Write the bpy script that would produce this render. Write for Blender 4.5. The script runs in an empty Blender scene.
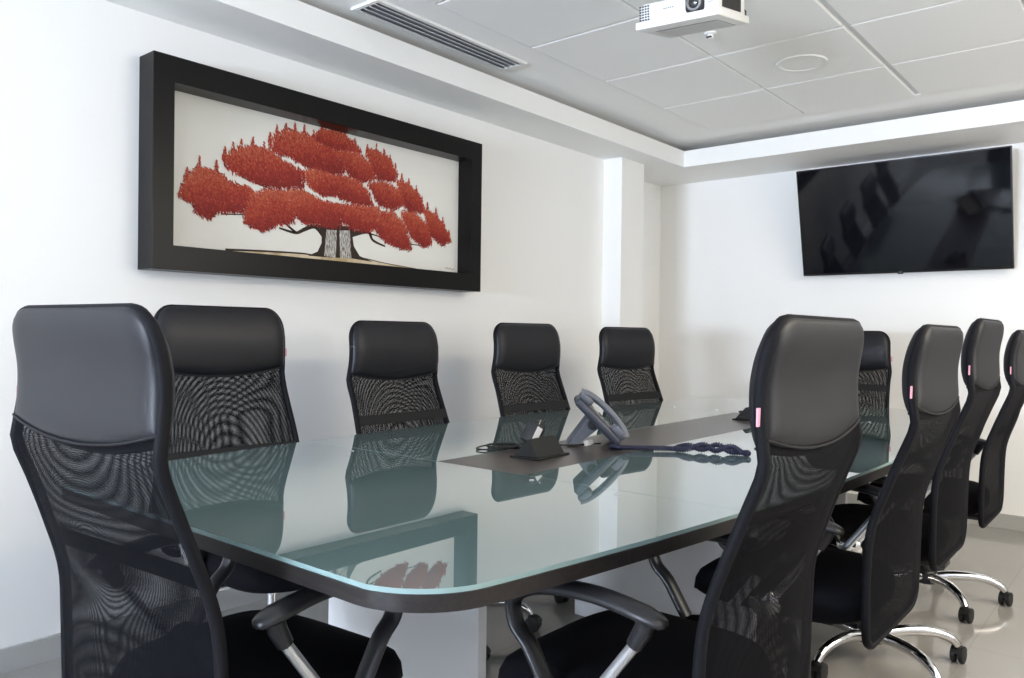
import bpy, bmesh, math, random
from mathutils import Vector, Matrix, Euler

PI = math.pi
random.seed(7)
scene = bpy.context.scene
COL = scene.collection

# ------------------------------------------------------------------ materials
def new_mat(name, color=(.8, .8, .8), rough=.5, metal=0., spec=.5, coat=0., coat_rough=.05, sheen=0., ior=1.45):
    m = bpy.data.materials.new(name)
    m.use_nodes = True
    b = m.node_tree.nodes['Principled BSDF']
    b.inputs['Base Color'].default_value = (*color, 1)
    b.inputs['Roughness'].default_value = rough
    b.inputs['Metallic'].default_value = metal
    b.inputs['Specular IOR Level'].default_value = spec
    b.inputs['IOR'].default_value = ior
    b.inputs['Coat Weight'].default_value = coat
    b.inputs['Coat Roughness'].default_value = coat_rough
    b.inputs['Sheen Weight'].default_value = sheen
    return m

def node(m, kind, **kw):
    n = m.node_tree.nodes.new(kind)
    for k, v in kw.items():
        setattr(n, k, v)
    return n

def link(m, a, b):
    m.node_tree.links.new(a, b)

def bsdf(m):
    return m.node_tree.nodes['Principled BSDF']

def add_noise_bump(m, scale, strength, dist=.002, detail=3, coord='Object'):
    tc = node(m, 'ShaderNodeTexCoord')
    nz = node(m, 'ShaderNodeTexNoise')
    nz.inputs['Scale'].default_value = scale
    nz.inputs['Detail'].default_value = detail
    bp = node(m, 'ShaderNodeBump')
    bp.inputs['Strength'].default_value = strength
    bp.inputs['Distance'].default_value = dist
    link(m, tc.outputs[coord], nz.inputs['Vector'])
    link(m, nz.outputs['Fac'], bp.inputs['Height'])
    link(m, bp.outputs['Normal'], bsdf(m).inputs['Normal'])
    return nz

def noise_color(m, scale, c1, c2, lo=.35, hi=.65, detail=4, stretch=(1, 1, 1), coord='Object'):
    tc = node(m, 'ShaderNodeTexCoord')
    mp = node(m, 'ShaderNodeMapping')
    mp.inputs['Scale'].default_value = stretch
    nz = node(m, 'ShaderNodeTexNoise')
    nz.inputs['Scale'].default_value = scale
    nz.inputs['Detail'].default_value = detail
    rp = node(m, 'ShaderNodeValToRGB')
    rp.color_ramp.elements[0].position = lo
    rp.color_ramp.elements[0].color = (*c1, 1)
    rp.color_ramp.elements[1].position = hi
    rp.color_ramp.elements[1].color = (*c2, 1)
    link(m, tc.outputs[coord], mp.inputs['Vector'])
    link(m, mp.outputs['Vector'], nz.inputs['Vector'])
    link(m, nz.outputs['Fac'], rp.inputs['Fac'])
    link(m, rp.outputs['Color'], bsdf(m).inputs['Base Color'])

M = {}
M['wall'] = new_mat('white_wall_paint', (.88, .87, .845), .6, spec=.3)
add_noise_bump(M['wall'], 180, .04)
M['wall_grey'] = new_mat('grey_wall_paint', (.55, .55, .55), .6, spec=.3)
M['ceiling'] = new_mat('ceiling_paint', (.93, .92, .90), .8, spec=.2)
M['tile'] = new_mat('ceiling_tile', (.93, .92, .90), .9, spec=.2)
add_noise_bump(M['tile'], 320, .12, .001)
M['grid'] = new_mat('ceiling_grid', (.76, .76, .75), .5)
M['baseboard'] = new_mat('grey_baseboard', (.42, .42, .40), .25)

# glossy porcelain floor with thin tile joints
fm = M['floor'] = new_mat('porcelain_floor', (.5, .48, .44), .09, spec=.55)
tc = node(fm, 'ShaderNodeTexCoord')
mp = node(fm, 'ShaderNodeMapping')
mp.inputs['Location'].default_value = (.545, -3.277, 0)
br = node(fm, 'ShaderNodeTexBrick', offset=0.0, squash=1.0)
br.inputs['Scale'].default_value = 1.0
br.inputs['Mortar Size'].default_value = .0022
br.inputs['Mortar Smooth'].default_value = .1
br.inputs['Brick Width'].default_value = .624
br.inputs['Row Height'].default_value = .624
br.inputs['Color1'].default_value = (.275, .265, .25, 1)
br.inputs['Color2'].default_value = (.285, .275, .26, 1)
br.inputs['Mortar'].default_value = (.24, .23, .215, 1)
link(fm, tc.outputs['Object'], mp.inputs['Vector'])
link(fm, mp.outputs['Vector'], br.inputs['Vector'])
link(fm, br.outputs['Color'], bsdf(fm).inputs['Base Color'])

M['glass'] = new_mat('frosted_tea_glass', (.135, .21, .21), .012, spec=.5, ior=1.6, coat=1., coat_rough=.012)
M['glass_edge'] = new_mat('glass_edge', (.27, .38, .37), .3, spec=.5)
wd = M['wenge'] = new_mat('dark_wenge_laminate', (.02, .017, .016), .38, spec=.45)
noise_color(wd, 9, (.013, .011, .011), (.030, .024, .022), .3, .7, 5, (1, 22, 22))
rn = M['runner'] = new_mat('dark_runner_laminate', (.05, .045, .042), .30, spec=.5)
noise_color(rn, 8, (.040, .034, .031), (.070, .060, .054), .3, .7, 5, (22, 1, 22))
M['pedestal'] = new_mat('white_laminate', (.78, .78, .78), .35)
M['steel'] = new_mat('brushed_steel', (.75, .75, .75), .22, metal=1)
M['chrome'] = new_mat('chrome', (.80, .80, .81), .07, metal=1)
M['satin'] = new_mat('satin_aluminium', (.72, .73, .75), .3, metal=.85)

lt = M['leather'] = new_mat('black_leather', (.010, .010, .013), .44, spec=.36)
tc = node(lt, 'ShaderNodeTexCoord')
vz = node(lt, 'ShaderNodeTexVoronoi')
vz.inputs['Scale'].default_value = 420
bp = node(lt, 'ShaderNodeBump')
bp.inputs['Strength'].default_value = .12
bp.inputs['Distance'].default_value = .0006
link(lt, tc.outputs['Object'], vz.inputs['Vector'])
link(lt, vz.outputs['Distance'], bp.inputs['Height'])
link(lt, bp.outputs['Normal'], bsdf(lt).inputs['Normal'])

M['piping'] = new_mat('stitched_piping', (.016, .016, .018), .6, spec=.2)
M['edge'] = new_mat('black_edge_binding', (.007, .007, .009), .65, spec=.15)
M['seat'] = new_mat('black_seat_fabric', (.006, .006, .008), .9, spec=.1)
add_noise_bump(M['seat'], 700, .3, .0008)
M['plastic'] = new_mat('black_plastic', (.016, .016, .018), .36, spec=.5)
M['rubber'] = new_mat('black_caster', (.012, .012, .012), .5)
M['strap'] = new_mat('black_strap', (.012, .012, .013), .7, spec=.3)
M['tag'] = new_mat('pink_tag', (.75, .35, .45), .6)

def mesh_fabric(name, period, hole):
    """Open-weave fabric: a woven grid of real see-through holes laid out on the cloth's own UVs (metres)."""
    m = new_mat(name, (.006, .006, .008), .8, spec=.08)
    uv = node(m, 'ShaderNodeUVMap')
    uv.uv_map = 'UVMap'
    sp = node(m, 'ShaderNodeSeparateXYZ')
    link(m, uv.outputs['UV'], sp.inputs['Vector'])
    outs = []
    for ax in ('X', 'Y'):
        mu = node(m, 'ShaderNodeMath', operation='MULTIPLY')
        mu.inputs[1].default_value = 2 * PI / period
        link(m, sp.outputs[ax], mu.inputs[0])
        co = node(m, 'ShaderNodeMath', operation='COSINE')
        link(m, mu.outputs[0], co.inputs[0])
        outs.append(co)
    th = []
    for co in outs:
        mr = node(m, 'ShaderNodeMapRange', interpolation_type='SMOOTHSTEP')
        mr.inputs['From Min'].default_value = hole - .25
        mr.inputs['From Max'].default_value = hole + .25
        link(m, co.outputs[0], mr.inputs['Value'])
        th.append(mr)
    pr = node(m, 'ShaderNodeMath', operation='MULTIPLY')
    link(m, th[0].outputs[0], pr.inputs[0])
    link(m, th[1].outputs[0], pr.inputs[1])
    # thick yarn closes the holes towards grazing angles
    lw = node(m, 'ShaderNodeLayerWeight')
    lw.inputs['Blend'].default_value = .5
    fr = node(m, 'ShaderNodeMapRange')
    fr.inputs['From Min'].default_value = .95
    fr.inputs['From Max'].default_value = .60
    fr.inputs['To Min'].default_value = .25
    fr.inputs['To Max'].default_value = 1.0
    link(m, lw.outputs['Facing'], fr.inputs['Value'])
    p2 = node(m, 'ShaderNodeMath', operation='MULTIPLY')
    link(m, pr.outputs[0], p2.inputs[0])
    link(m, fr.outputs[0], p2.inputs[1])
    ma = node(m, 'ShaderNodeMath', operation='SUBTRACT', use_clamp=True)
    ma.inputs[0].default_value = 1.0
    link(m, p2.outputs[0], ma.inputs[1])
    link(m, ma.outputs[0], bsdf(m).inputs['Alpha'])
    return m
M['mesh'] = mesh_fabric('black_mesh_fabric', .0016, -.14)

M['frame'] = new_mat('black_picture_frame', (.004, .0037, .0037), .32, spec=.22)
M['canvas'] = new_mat('painted_canvas', (.76, .74, .68), .55, spec=.3)
add_noise_bump(M['canvas'], 900, .15, .0005)
for i, c in enumerate([(.19, .020, .016), (.29, .030, .020), (.37, .048, .026), (.43, .075, .038), (.50, .13, .07), (.24, .022, .024)]):
    M['leaf%d' % i] = new_mat('painted_red_leaf_%d' % i, c, .6, spec=.25)
M['bark'] = new_mat('painted_bark', (.035, .022, .016), .6, spec=.25)
M['barklight'] = new_mat('painted_pale_bark', (.42, .40, .36), .6, spec=.25)
noise_color(M['barklight'], 60, (.07, .055, .045), (.62, .59, .54), .35, .62, 5, (1, 4, .8))
M['earth'] = new_mat('painted_ochre_ground', (.55, .42, .24), .6, spec=.25)
noise_color(M['earth'], 14, (.48, .36, .19), (.72, .62, .44), .35, .65, 4)
M['ink'] = new_mat('dark_ink', (.12, .11, .10), .6)

M['tvbody'] = new_mat('black_screen_bezel', (.012, .012, .013), .3)
M['screen'] = new_mat('black_glossy_screen', (.004, .004, .006), .05, spec=.5)
M['silver'] = new_mat('silver_print', (.5, .5, .5), .35, metal=.6)
M['white_plastic'] = new_mat('white_plastic', (.82, .81, .78), .35)
M['grey_plastic'] = new_mat('grey_plastic', (.30, .30, .30), .45)
M['dark'] = new_mat('dark_recess', (.03, .03, .03), .6)
M['lens'] = new_mat('lens_glass', (.01, .01, .012), .04, spec=.7, coat=1)
M['phone'] = new_mat('blue_grey_phone_plastic', (.125, .137, .168), .32, spec=.5)
M['phone_dark'] = new_mat('dark_grey_phone_plastic', (.055, .062, .085), .34, spec=.5)
M['phone_face'] = new_mat('silver_phone_face', (.42, .42, .40), .4)
M['lcd'] = new_mat('phone_display', (.20, .22, .20), .12)
M['cord'] = new_mat('navy_cord', (.016, .017, .05), .4)
M['cable'] = new_mat('black_cable', (.012, .012, .012), .45)
M['paper'] = new_mat('white_label_paper', (.82, .82, .84), .6)
M['box'] = new_mat('matte_black_box', (.012, .013, .012), .5, spec=.35)
M['red'] = new_mat('red_plastic', (.45, .03, .02), .4)
M['vent'] = new_mat('vent_metal', (.70, .71, .72), .35)
M['ventback'] = new_mat('vent_shadow_metal', (.30, .31, .32), .6)
M['blind'] = new_mat('white_blind_slat', (.75, .76, .78), .45)
M['winframe'] = new_mat('window_frame_metal', (.5, .5, .5), .4, metal=.3)

# ------------------------------------------------------------------ mesh builder
class MB:
    def __init__(self):
        self.bm = bmesh.new()
        self.uv = None

    def box(self, lo, hi, bevel=0., seg=2, mi=0, rot=None, piv=None):
        lo, hi = Vector(lo), Vector(hi)
        c, s = (lo + hi) / 2, hi - lo
        mt = Matrix.Translation(c) @ Matrix.Diagonal((s.x, s.y, s.z, 1))
        r = bmesh.ops.create_cube(self.bm, size=1, matrix=mt)
        vs = r['verts']
        fs = set(f for v in vs for f in v.link_faces)
        if bevel > 0:
            es = list(set(e for v in vs for e in v.link_edges))
            q = bmesh.ops.bevel(self.bm, geom=es, offset=bevel, segments=seg, affect='EDGES', profile=.5)
            vs = list(set(vs) & set(self.bm.verts)) + [v for v in q['verts'] if v.is_valid]
            vs = list(set(v for v in vs if v.is_valid))
            fs = set(f for v in vs for f in v.link_faces)
        for f in fs:
            f.material_index = mi
        if rot is not None:
            piv = Vector(piv) if piv is not None else c
            for v in vs:
                v.co = rot @ (v.co - piv) + piv
        return vs

    def tube(self, pts, r, n=10, mi=0, closed=False, flat=1.0, up=None):
        pts = [Vector(p) for p in pts]
        N = len(pts)
        rs = r if isinstance(r, (list, tuple)) else [r] * N
        tang = []
        for i in range(N):
            a = pts[(i - 1) % N] if (closed or i > 0) else pts[i]
            b = pts[(i + 1) % N] if (closed or i < N - 1) else pts[i]
            t = (b - a)
            tang.append(t.normalized() if t.length > 1e-9 else Vector((0, 0, 1)))
        ref = Vector(up) if up is not None else (Vector((0, 0, 1)) if abs(tang[0].z) < .9 else Vector((1, 0, 0)))
        nrm = (ref - tang[0] * ref.dot(tang[0])).normalized()
        rings = []
        for i in range(N):
            if up is not None:
                nrm = (ref - tang[i] * ref.dot(tang[i]))
                nrm = nrm.normalized() if nrm.length > 1e-6 else Vector((1, 0, 0))
            else:
                nrm = (nrm - tang[i] * nrm.dot(tang[i])).normalized()
            bi = tang[i].cross(nrm)
            rings.append([self.bm.verts.new(pts[i] + nrm * rs[i] * flat * math.cos(2 * PI * k / n) + bi * rs[i] * math.sin(2 * PI * k / n)) for k in range(n)])
        for i in range(N if closed else N - 1):
            A, B = rings[i], rings[(i + 1) % N]
            for k in range(n):
                f = self.bm.faces.new((A[k], A[(k + 1) % n], B[(k + 1) % n], B[k]))
                f.material_index = mi
        if not closed:
            f = self.bm.faces.new(list(reversed(rings[0])))
            f.material_index = mi
            f = self.bm.faces.new(rings[-1])
            f.material_index = mi

    def lathe(self, prof, n=24, mi=0, mat=None, start=0., cap=True):
        """prof: list of (radius, z); closed with caps."""
        mat = mat or Matrix.Identity(4)
        rings = []
        for r, z in prof:
            rings.append([self.bm.verts.new(mat @ Vector((r * math.cos(start + 2 * PI * k / n), r * math.sin(start + 2 * PI * k / n), z))) for k in range(n)])
        for A, B in zip(rings, rings[1:]):
            for k in range(n):
                f = self.bm.faces.new((A[k], A[(k + 1) % n], B[(k + 1) % n], B[k]))
                f.material_index = mi
        if cap:
            f = self.bm.faces.new(list(reversed(rings[0])))
            f.material_index = mi
            f = self.bm.faces.new(rings[-1])
            f.material_index = mi

    def prism(self, poly, d, mi=0, mi_side=None, mat=None):
        """poly: list of 3D points (one face); extruded by vector d."""
        mat = mat or Matrix.Identity(4)
        d = Vector(d)
        A = [self.bm.verts.new(mat @ Vector(p)) for p in poly]
        B = [self.bm.verts.new(mat @ (Vector(p) + d)) for p in poly]
        n = len(A)
        f = self.bm.faces.new(list(reversed(A)))
        f.material_index = mi
        f = self.bm.faces.new(B)
        f.material_index = mi
        for k in range(n):
            f = self.bm.faces.new((A[k], A[(k + 1) % n], B[(k + 1) % n], B[k]))
            f.material_index = mi if mi_side is None else mi_side

    def quad(self, pts, mi=0):
        f = self.bm.faces.new([self.bm.verts.new(Vector(p)) for p in pts])
        f.material_index = mi
        return f

    def grid(self, fn, nu, nv, mi=0, uvfn=None):
        g = [[self.bm.verts.new(Vector(fn(i / nu, j / nv))) for i in range(nu + 1)] for j in range(nv + 1)]
        if uvfn and self.uv is None:
            self.uv = self.bm.loops.layers.uv.new('UVMap')
        for j in range(nv):
            for i in range(nu):
                f = self.bm.faces.new((g[j][i], g[j][i + 1], g[j + 1][i + 1], g[j + 1][i]))
                f.material_index = mi
                if uvfn:
                    for lp, (a, b) in zip(f.loops, ((i, j), (i + 1, j), (i + 1, j + 1), (i, j + 1))):
                        lp[self.uv].uv = uvfn(a / nu, b / nv)
        return g

    def build(self, name, mats, parent=None, smooth=40, loc=None, normals=True):
        if normals:
            bmesh.ops.recalc_face_normals(self.bm, faces=self.bm.faces)
        me = bpy.data.meshes.new(name)
        self.bm.to_mesh(me)
        self.bm.free()
        for m in (mats if isinstance(mats, (list, tuple)) else [mats]):
            me.materials.append(m)
        if smooth:
            for p in me.polygons:
                p.use_smooth = True
            me.set_sharp_from_angle(angle=math.radians(smooth))
        o = bpy.data.objects.new(name, me)
        COL.objects.link(o)
        if parent is not None:
            o.parent = parent
        if loc is not None:
            o.location = loc
        return o

def thing(name, label, cat, loc=(0, 0, 0), rz=0., group=None):
    o = bpy.data.objects.new(name, None)
    COL.objects.link(o)
    o.empty_display_size = .1
    o.location = loc
    o.rotation_euler = (0, 0, rz)
    tag(o, label, cat, group)
    return o

def tag(o, label, cat, group=None):
    o['label'] = label
    o['category'] = cat
    if group:
        o['group'] = group
    return o

def struct(o):
    o['kind'] = 'structure'
    return o

def smooth_path(pts, n=6, closed=False):
    """Catmull-Rom through pts."""
    P = [Vector(p) for p in pts]
    out = []
    N = len(P)
    for i in range(N if closed else N - 1):
        p0 = P[(i - 1) % N] if (closed or i > 0) else P[i]
        p1, p2 = P[i], P[(i + 1) % N]
        p3 = P[(i + 2) % N] if (closed or i < N - 2) else p2
        for k in range(n):
            t = k / n
            out.append(.5 * ((2 * p1) + (p2 - p0) * t + (2 * p0 - 5 * p1 + 4 * p2 - p3) * t * t + (3 * p1 - p0 - 3 * p2 + p3) * t ** 3))
    if not closed:
        out.append(P[-1])
    return out

def interp(tab, x):
    """Smooth (monotone-ish cubic) interpolation in a table of (x, y)."""
    if x <= tab[0][0]:
        return tab[0][1]
    if x >= tab[-1][0]:
        return tab[-1][1]
    for i in range(len(tab) - 1):
        x1, y1 = tab[i]
        x2, y2 = tab[i + 1]
        if x1 <= x <= x2:
            x0, y0 = tab[i - 1] if i > 0 else (2 * x1 - x2, y1)
            x3, y3 = tab[i + 2] if i + 2 < len(tab) else (2 * x2 - x1, y2)
            h = x2 - x1
            t = (x - x1) / h
            m1 = (y2 - y0) / (x2 - x0) * h
            m2 = (y3 - y1) / (x3 - x1) * h
            return (2 * t ** 3 - 3 * t * t + 1) * y1 + (t ** 3 - 2 * t * t + t) * m1 + (-2 * t ** 3 + 3 * t * t) * y2 + (t ** 3 - t * t) * m2

# ------------------------------------------------------------------ the room
LX, BY, ZC = -2.89, 5.46, 2.43
RX, FY = 1.9, -4.4            # right wall and the window wall behind the viewer
NX = -3.06                     # the niche past the pillar
ZS, ZF = 2.267, 2.377          # soffit underside and lip
SX, SY = -2.578, 4.911         # soffit faces

b = MB(); b.box((-3.3, FY - .3, -.1), (RX + .2, BY + .2, 0)); struct(b.build('floor', M['floor'], smooth=0))
b = MB()
b.box((LX - .3, FY - .1, 0), (LX, 4.6, 2.6))
b.box((NX - .13, 4.6, 0), (NX, BY + .1, 2.6))
struct(b.build('wall_left', M['wall'], smooth=0))
b = MB(); b.box((NX, 4.395, 0), (-2.75, 4.672, ZS + .05)); struct(b.build('pillar', M['wall'], smooth=0))
b = MB(); b.box((NX - .1, BY, 0), (RX + .1, BY + .12, 2.6)); struct(b.build('wall_back', M['wall'], smooth=0))
WX0, WX1, WZ0, WZ1 = -2.3, 1.5, .9, 2.25
VY0, VY1 = 2.2, 4.4
b = MB()
b.box((RX, FY - .1, 0), (RX + .12, BY + .1, WZ0)); b.box((RX, FY - .1, WZ1), (RX + .12, BY + .1, 2.6))
b.box((RX, FY - .1, WZ0), (RX + .12, VY0, WZ1)); b.box((RX, VY1, WZ0), (RX + .12, BY + .1, WZ1))
struct(b.build('wall_right', M['wall_grey'], smooth=0))
b = MB()
for q in range(3):
    y = VY0 + (VY1 - VY0 - .05) * q / 2
    b.box((RX + .04, y, WZ0), (RX + .09, y + .05, WZ1))
for z in (WZ0, WZ1 - .05):
    b.box((RX + .04, VY0, z), (RX + .09, VY1, z + .05))
struct(b.build('added_fill_window', M['winframe'], smooth=0))  # unseen side window, added as an opening for the fill light
b = MB(); b.box((-.08, BY - .012, 0), (1.12, BY, 2.12), bevel=.003)
b.box((-.02, BY - .03, .01), (1.06, BY - .01, 2.06), bevel=.004)
dr = struct(b.build('added_dark_door', M['wenge'], smooth=0))  # unseen door, added dark to dim what the right headrests reflect
b = MB(); b.tube([(.06, BY - .03, 1.0), (.06, BY - .075, 1.0), (.18, BY - .075, 1.0)], .010, 10); b.build('added_door_handle', M['steel'], dr)
b = MB()
b.box((LX, FY - .12, 0), (RX, FY, WZ0)); b.box((LX, FY - .12, WZ1), (RX, FY, 2.6))
b.box((LX, FY - .12, WZ0), (WX0, FY, WZ1)); b.box((WX1, FY - .12, WZ0), (RX, FY, WZ1))
struct(b.build('wall_rear', M['wall'], smooth=0))
b = MB()
for k in range(4):
    x = WX0 + (WX1 - WX0 - .05) * k / 3
    b.box((x, FY - .09, WZ0), (x + .05, FY - .03, WZ1))
for z in (WZ0, WZ1 - .05):
    b.box((WX0, FY - .09, z), (WX1, FY - .03, z + .05))
win = struct(b.build('window_1', M['winframe'], smooth=0))
b = MB()
nsl = 22
for k in range(nsl):
    z = WZ0 + .06 + (WZ1 - WZ0 - .1) * k / (nsl - 1)
    b.box((WX0 + .02, FY - .002, z - .001), (WX1 - .02, FY + .043, z + .001), rot=Matrix.Rotation(math.radians(14), 3, 'X'))
struct(b.build('window_blind', M['blind'], win, smooth=0))

# ceiling: slab, plain border strips and lay-in tiles with narrow gaps
GX = [-2.275, -1.67, -1.065, -.46, .145, .75, 1.355]
GY = [1.0 - .615 * 5 + .615 * k for k in range(0, 5)] + [1.0, 1.61, 2.222, 2.83, 3.443, 4.062, 4.67]
b = MB()
b.box((LX - .3, FY - .1, ZC + .006), (RX + .1, BY + .1, ZC + .1), mi=1)
b.box((LX - .1, FY, ZC), (GX[0] - .006, BY, ZC + .02), mi=0)
b.box((GX[0] - .006, GY[-1] + .006, ZC), (RX, BY, ZC + .02), mi=0)
b.box((GX[0] - .006, FY, ZC), (RX, GY[0] - .006, ZC + .02), mi=0)
for i in range(len(GX) - 1):
    for j in range(len(GY) - 1):
        wl = .014 if abs(GX[i] + 1.065) < .01 else .005
        wr = .014 if abs(GX[i + 1] + 1.065) < .01 else .005
        b.box((GX[i] + wl, GY[j] + .007, ZC - .007), (GX[i + 1] - wr, GY[j + 1] - .007, ZC + .02), bevel=.0035, seg=1, mi=2)
struct(b.build('ceiling', [M['ceiling'], M['grid'], M['tile']], smooth=0))

b = MB(); b.box((NX, FY, ZS), (SX, BY, ZF)); struct(b.build('trim_1', M['wall'], smooth=0))
b = MB(); b.box((SX, SY, ZS), (RX, BY, ZF)); struct(b.build('trim_2', M['wall'], smooth=0))
b = MB(); b.box((LX, FY, 0), (LX + .012, 4.395, .079)); struct(b.build('baseboard_left', M['baseboard'], smooth=0))
b = MB(); b.box((NX, BY - .012, 0), (RX, BY, .085)); struct(b.build('baseboard_back', M['baseboard'], smooth=0))

# ------------------------------------------------------------------ ceiling fittings
vt = thing('ceiling_vent', 'long white slotted air vent in the ceiling edge above the framed painting', 'vent', (-2.495, 2.52, ZC - .004))
x0, x1, y0, y1 = -.083, .08, -.475, .468
b = MB()
b.box((x0, y0 + .018, -.007), (x0 + .018, y1 - .018, .004)); b.box((x1 - .018, y0 + .018, -.007), (x1, y1 - .018, .004))
b.box((x0, y0, -.007), (x1, y0 + .018, .004)); b.box((x0, y1 - .018, -.007), (x1, y1, .004))
b.build('frame', M['white_plastic'], vt, smooth=0)
b = MB(); b.box((x0 + .018, y0 + .018, -.0005), (x1 - .018, y1 - .018, .003)); b.build('backing', M['ventback'], vt, smooth=0)
for k in range(4):
    xx = x0 + .033 + k * .0325
    b = MB(); b.box((xx - .0125, y0 + .018, -.010), (xx + .0125, y1 - .018, -.008), rot=Matrix.Rotation(math.radians(32), 3, 'Y'))
    b.build('slat', M['vent'], vt, smooth=0)

sp_ = thing('ceiling_speaker', 'round white flush ceiling speaker in the tile left of the dark grid line', 'ceiling speaker', (-1.372, 3.775, ZC - .007))
b = MB(); b.lathe([(.098, .0), (.098, -.006), (.105, -.008), (.115, -.006), (.117, .0)], 48, cap=False); b.build('rim', M['tile'], sp_)
b = MB(); b.lathe([(.097, .0), (.097, -.004), (.05, -.005), (.01, -.005)], 48); b.build('grille', M['tile'], sp_)

sd = thing('ceiling_sensor', 'small white ceiling sensor with a dark slot behind the projector', 'sensor', (-1.545, 3.165, ZC - .007))
b = MB(); b.lathe([(.026, 0), (.026, -.004), (.022, -.008), (.016, -.010)], 24); b.build('base', M['white_plastic'], sd)
b = MB(); b.lathe([(.014, -.010), (.015, -.020), (.011, -.026)], 16); b.build('tip', M['white_plastic'], sd)
b = MB(); b.box((-.011, -.0165, -.024), (.011, -.008, -.018)); b.build('slot', M['dark'], sd, smooth=0)

# projector: tilted down towards the window wall, lens in its front
pj = thing('projector', 'white ceiling projector with dark lens, vents and ribbed underside', 'projector', (-1.340, 2.474, 2.204))
pj.rotation_euler = (math.radians(10), math.radians(3.5), 0)
b = MB()
b.box((-.160, 0, 0), (.160, .25, .026), bevel=.004)
b.build('tray', M['white_plastic'], pj)
b = MB(); b.box((-.150, .012, .022), (.150, .242, .088), bevel=.014, seg=3); b.build('body', M['white_plastic'], pj)
b = MB(); b.box((.035, .002, .026), (.105, .02, .084), bevel=.012, seg=3); b.build('lens_recess', M['dark'], pj)
ls = MB()
R = Matrix.Translation((.07, .004, .055)) @ Matrix.Rotation(PI / 2, 4, 'X')
ls.lathe([(.027, -.006), (.027, .006), (.023, .009), (.021, .004), (.001, .002)], 28, mat=R)
lo = ls.build('lens_ring', M['grey_plastic'], pj)
b = MB(); b.lathe([(.0205, .0), (.019, .005), (.012, .0085), (.002, .0095)], 24, mat=R); b.build('lens', M['lens'], lo)
b = MB()
for i in range(4):
    for j in range(6):
        b.box((-.148 + i * .011, .0095, .030 + j * .009), (-.148 + i * .011 + .006, .0135, .030 + j * .009 + .005))
b.build('vent', M['dark'], pj, smooth=0)
b = MB()
for j in range(9):
    b.box((.1485, .05 + j * .016, .034), (.1515, .06 + j * .016 + .010, .078))
b.build('side_vent', M['dark'], pj, smooth=0)
b = MB(); b.box((-.12, .075, -.0015), (.12, .225, .001), mi=0)
for j in range(26):
    b.box((-.117 + j * .0092, .08, -.003), (-.117 + j * .0092 + .0035, .22, 0), mi=1)
b.build('filter_grille', [M['grey_plastic'], M['vent']], pj, smooth=0)
b = MB()
for i, w in enumerate((.006, .005, .006, .005, .006)):
    b.box((-.052 + i * .0085, .0108, .055), (-.052 + i * .0085 + w, .0118, .060))
b.build('marking', M['grey_plastic'], pj, smooth=0)
b = MB(); b.box((.112, .0108, .062), (.140, .0118, .066)); b.box((.118, .0108, .048), (.136, .0118, .051)); b.build('marking', M['grey_plastic'], pj, smooth=0)
b = MB(); b.tube([(.0, .13, .085), (.0, .098, .185)], .022, 16); b.build('mount_pole', M['white_plastic'], pj)
b = MB(); b.tube([(.13, .26, .06), (.135, .275, .05), (.136, .272, .03)], .003, 6); b.build('cable', M['cable'], pj)

# ------------------------------------------------------------------ television, hung tipped forward
tv = thing('television', 'large black flat screen television tilted forward on the back wall', 'television', (-1.313, 5.385, 1.527))
tv.rotation_euler = (math.radians(14), 0, 0)
b = MB(); b.box((-.608, 0, 0), (.608, .03, .702), bevel=.004); b.build('casing', M['tvbody'], tv)
b = MB(); b.box((-.601, -.0015, .014), (.601, .004, .695)); b.build('screen', M['screen'], tv, smooth=0)
b = MB(); b.box((-.35, .028, .12), (.35, .055, .5), bevel=.01); b.build('rear_housing', M['tvbody'], tv)
b = MB(); b.box((-.016, -.004, -.006), (.016, .006, .003), bevel=.001); b.build('sensor_tab', M['tvbody'], tv)
fc = bpy.data.curves.new('logo', 'FONT'); fc.body = 'LG'; fc.size = .014; fc.align_x = 'CENTER'; fc.extrude = .0003
ft = bpy.data.objects.new('logo_text', fc); COL.objects.link(ft)
lm = bpy.data.meshes.new_from_object(ft.evaluated_get(bpy.context.evaluated_depsgraph_get()))
bpy.data.objects.remove(ft)
lg = bpy.data.objects.new('logo', lm); COL.objects.link(lg); lm.materials.clear(); lm.materials.append(M['silver'])
lg.parent = tv; lg.location = (0, -.0022, .0022); lg.rotation_euler = (PI / 2, 0, 0)
for sx in (-.12, .12):
    b = MB(); b.box((sx - .02, .045, .2), (sx + .02, .075, .46)); b.build('wall_bracket', M['steel'], tv, smooth=0)
    b = MB(); b.tube([(sx, .07, .24), (sx, .10, .26)], .012, 8); b.build('bracket_arm', M['steel'], tv)
    b = MB(); b.tube([(sx, .07, .44), (sx, .1785, .41)], .012, 8); b.build('bracket_arm', M['steel'], tv)

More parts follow.
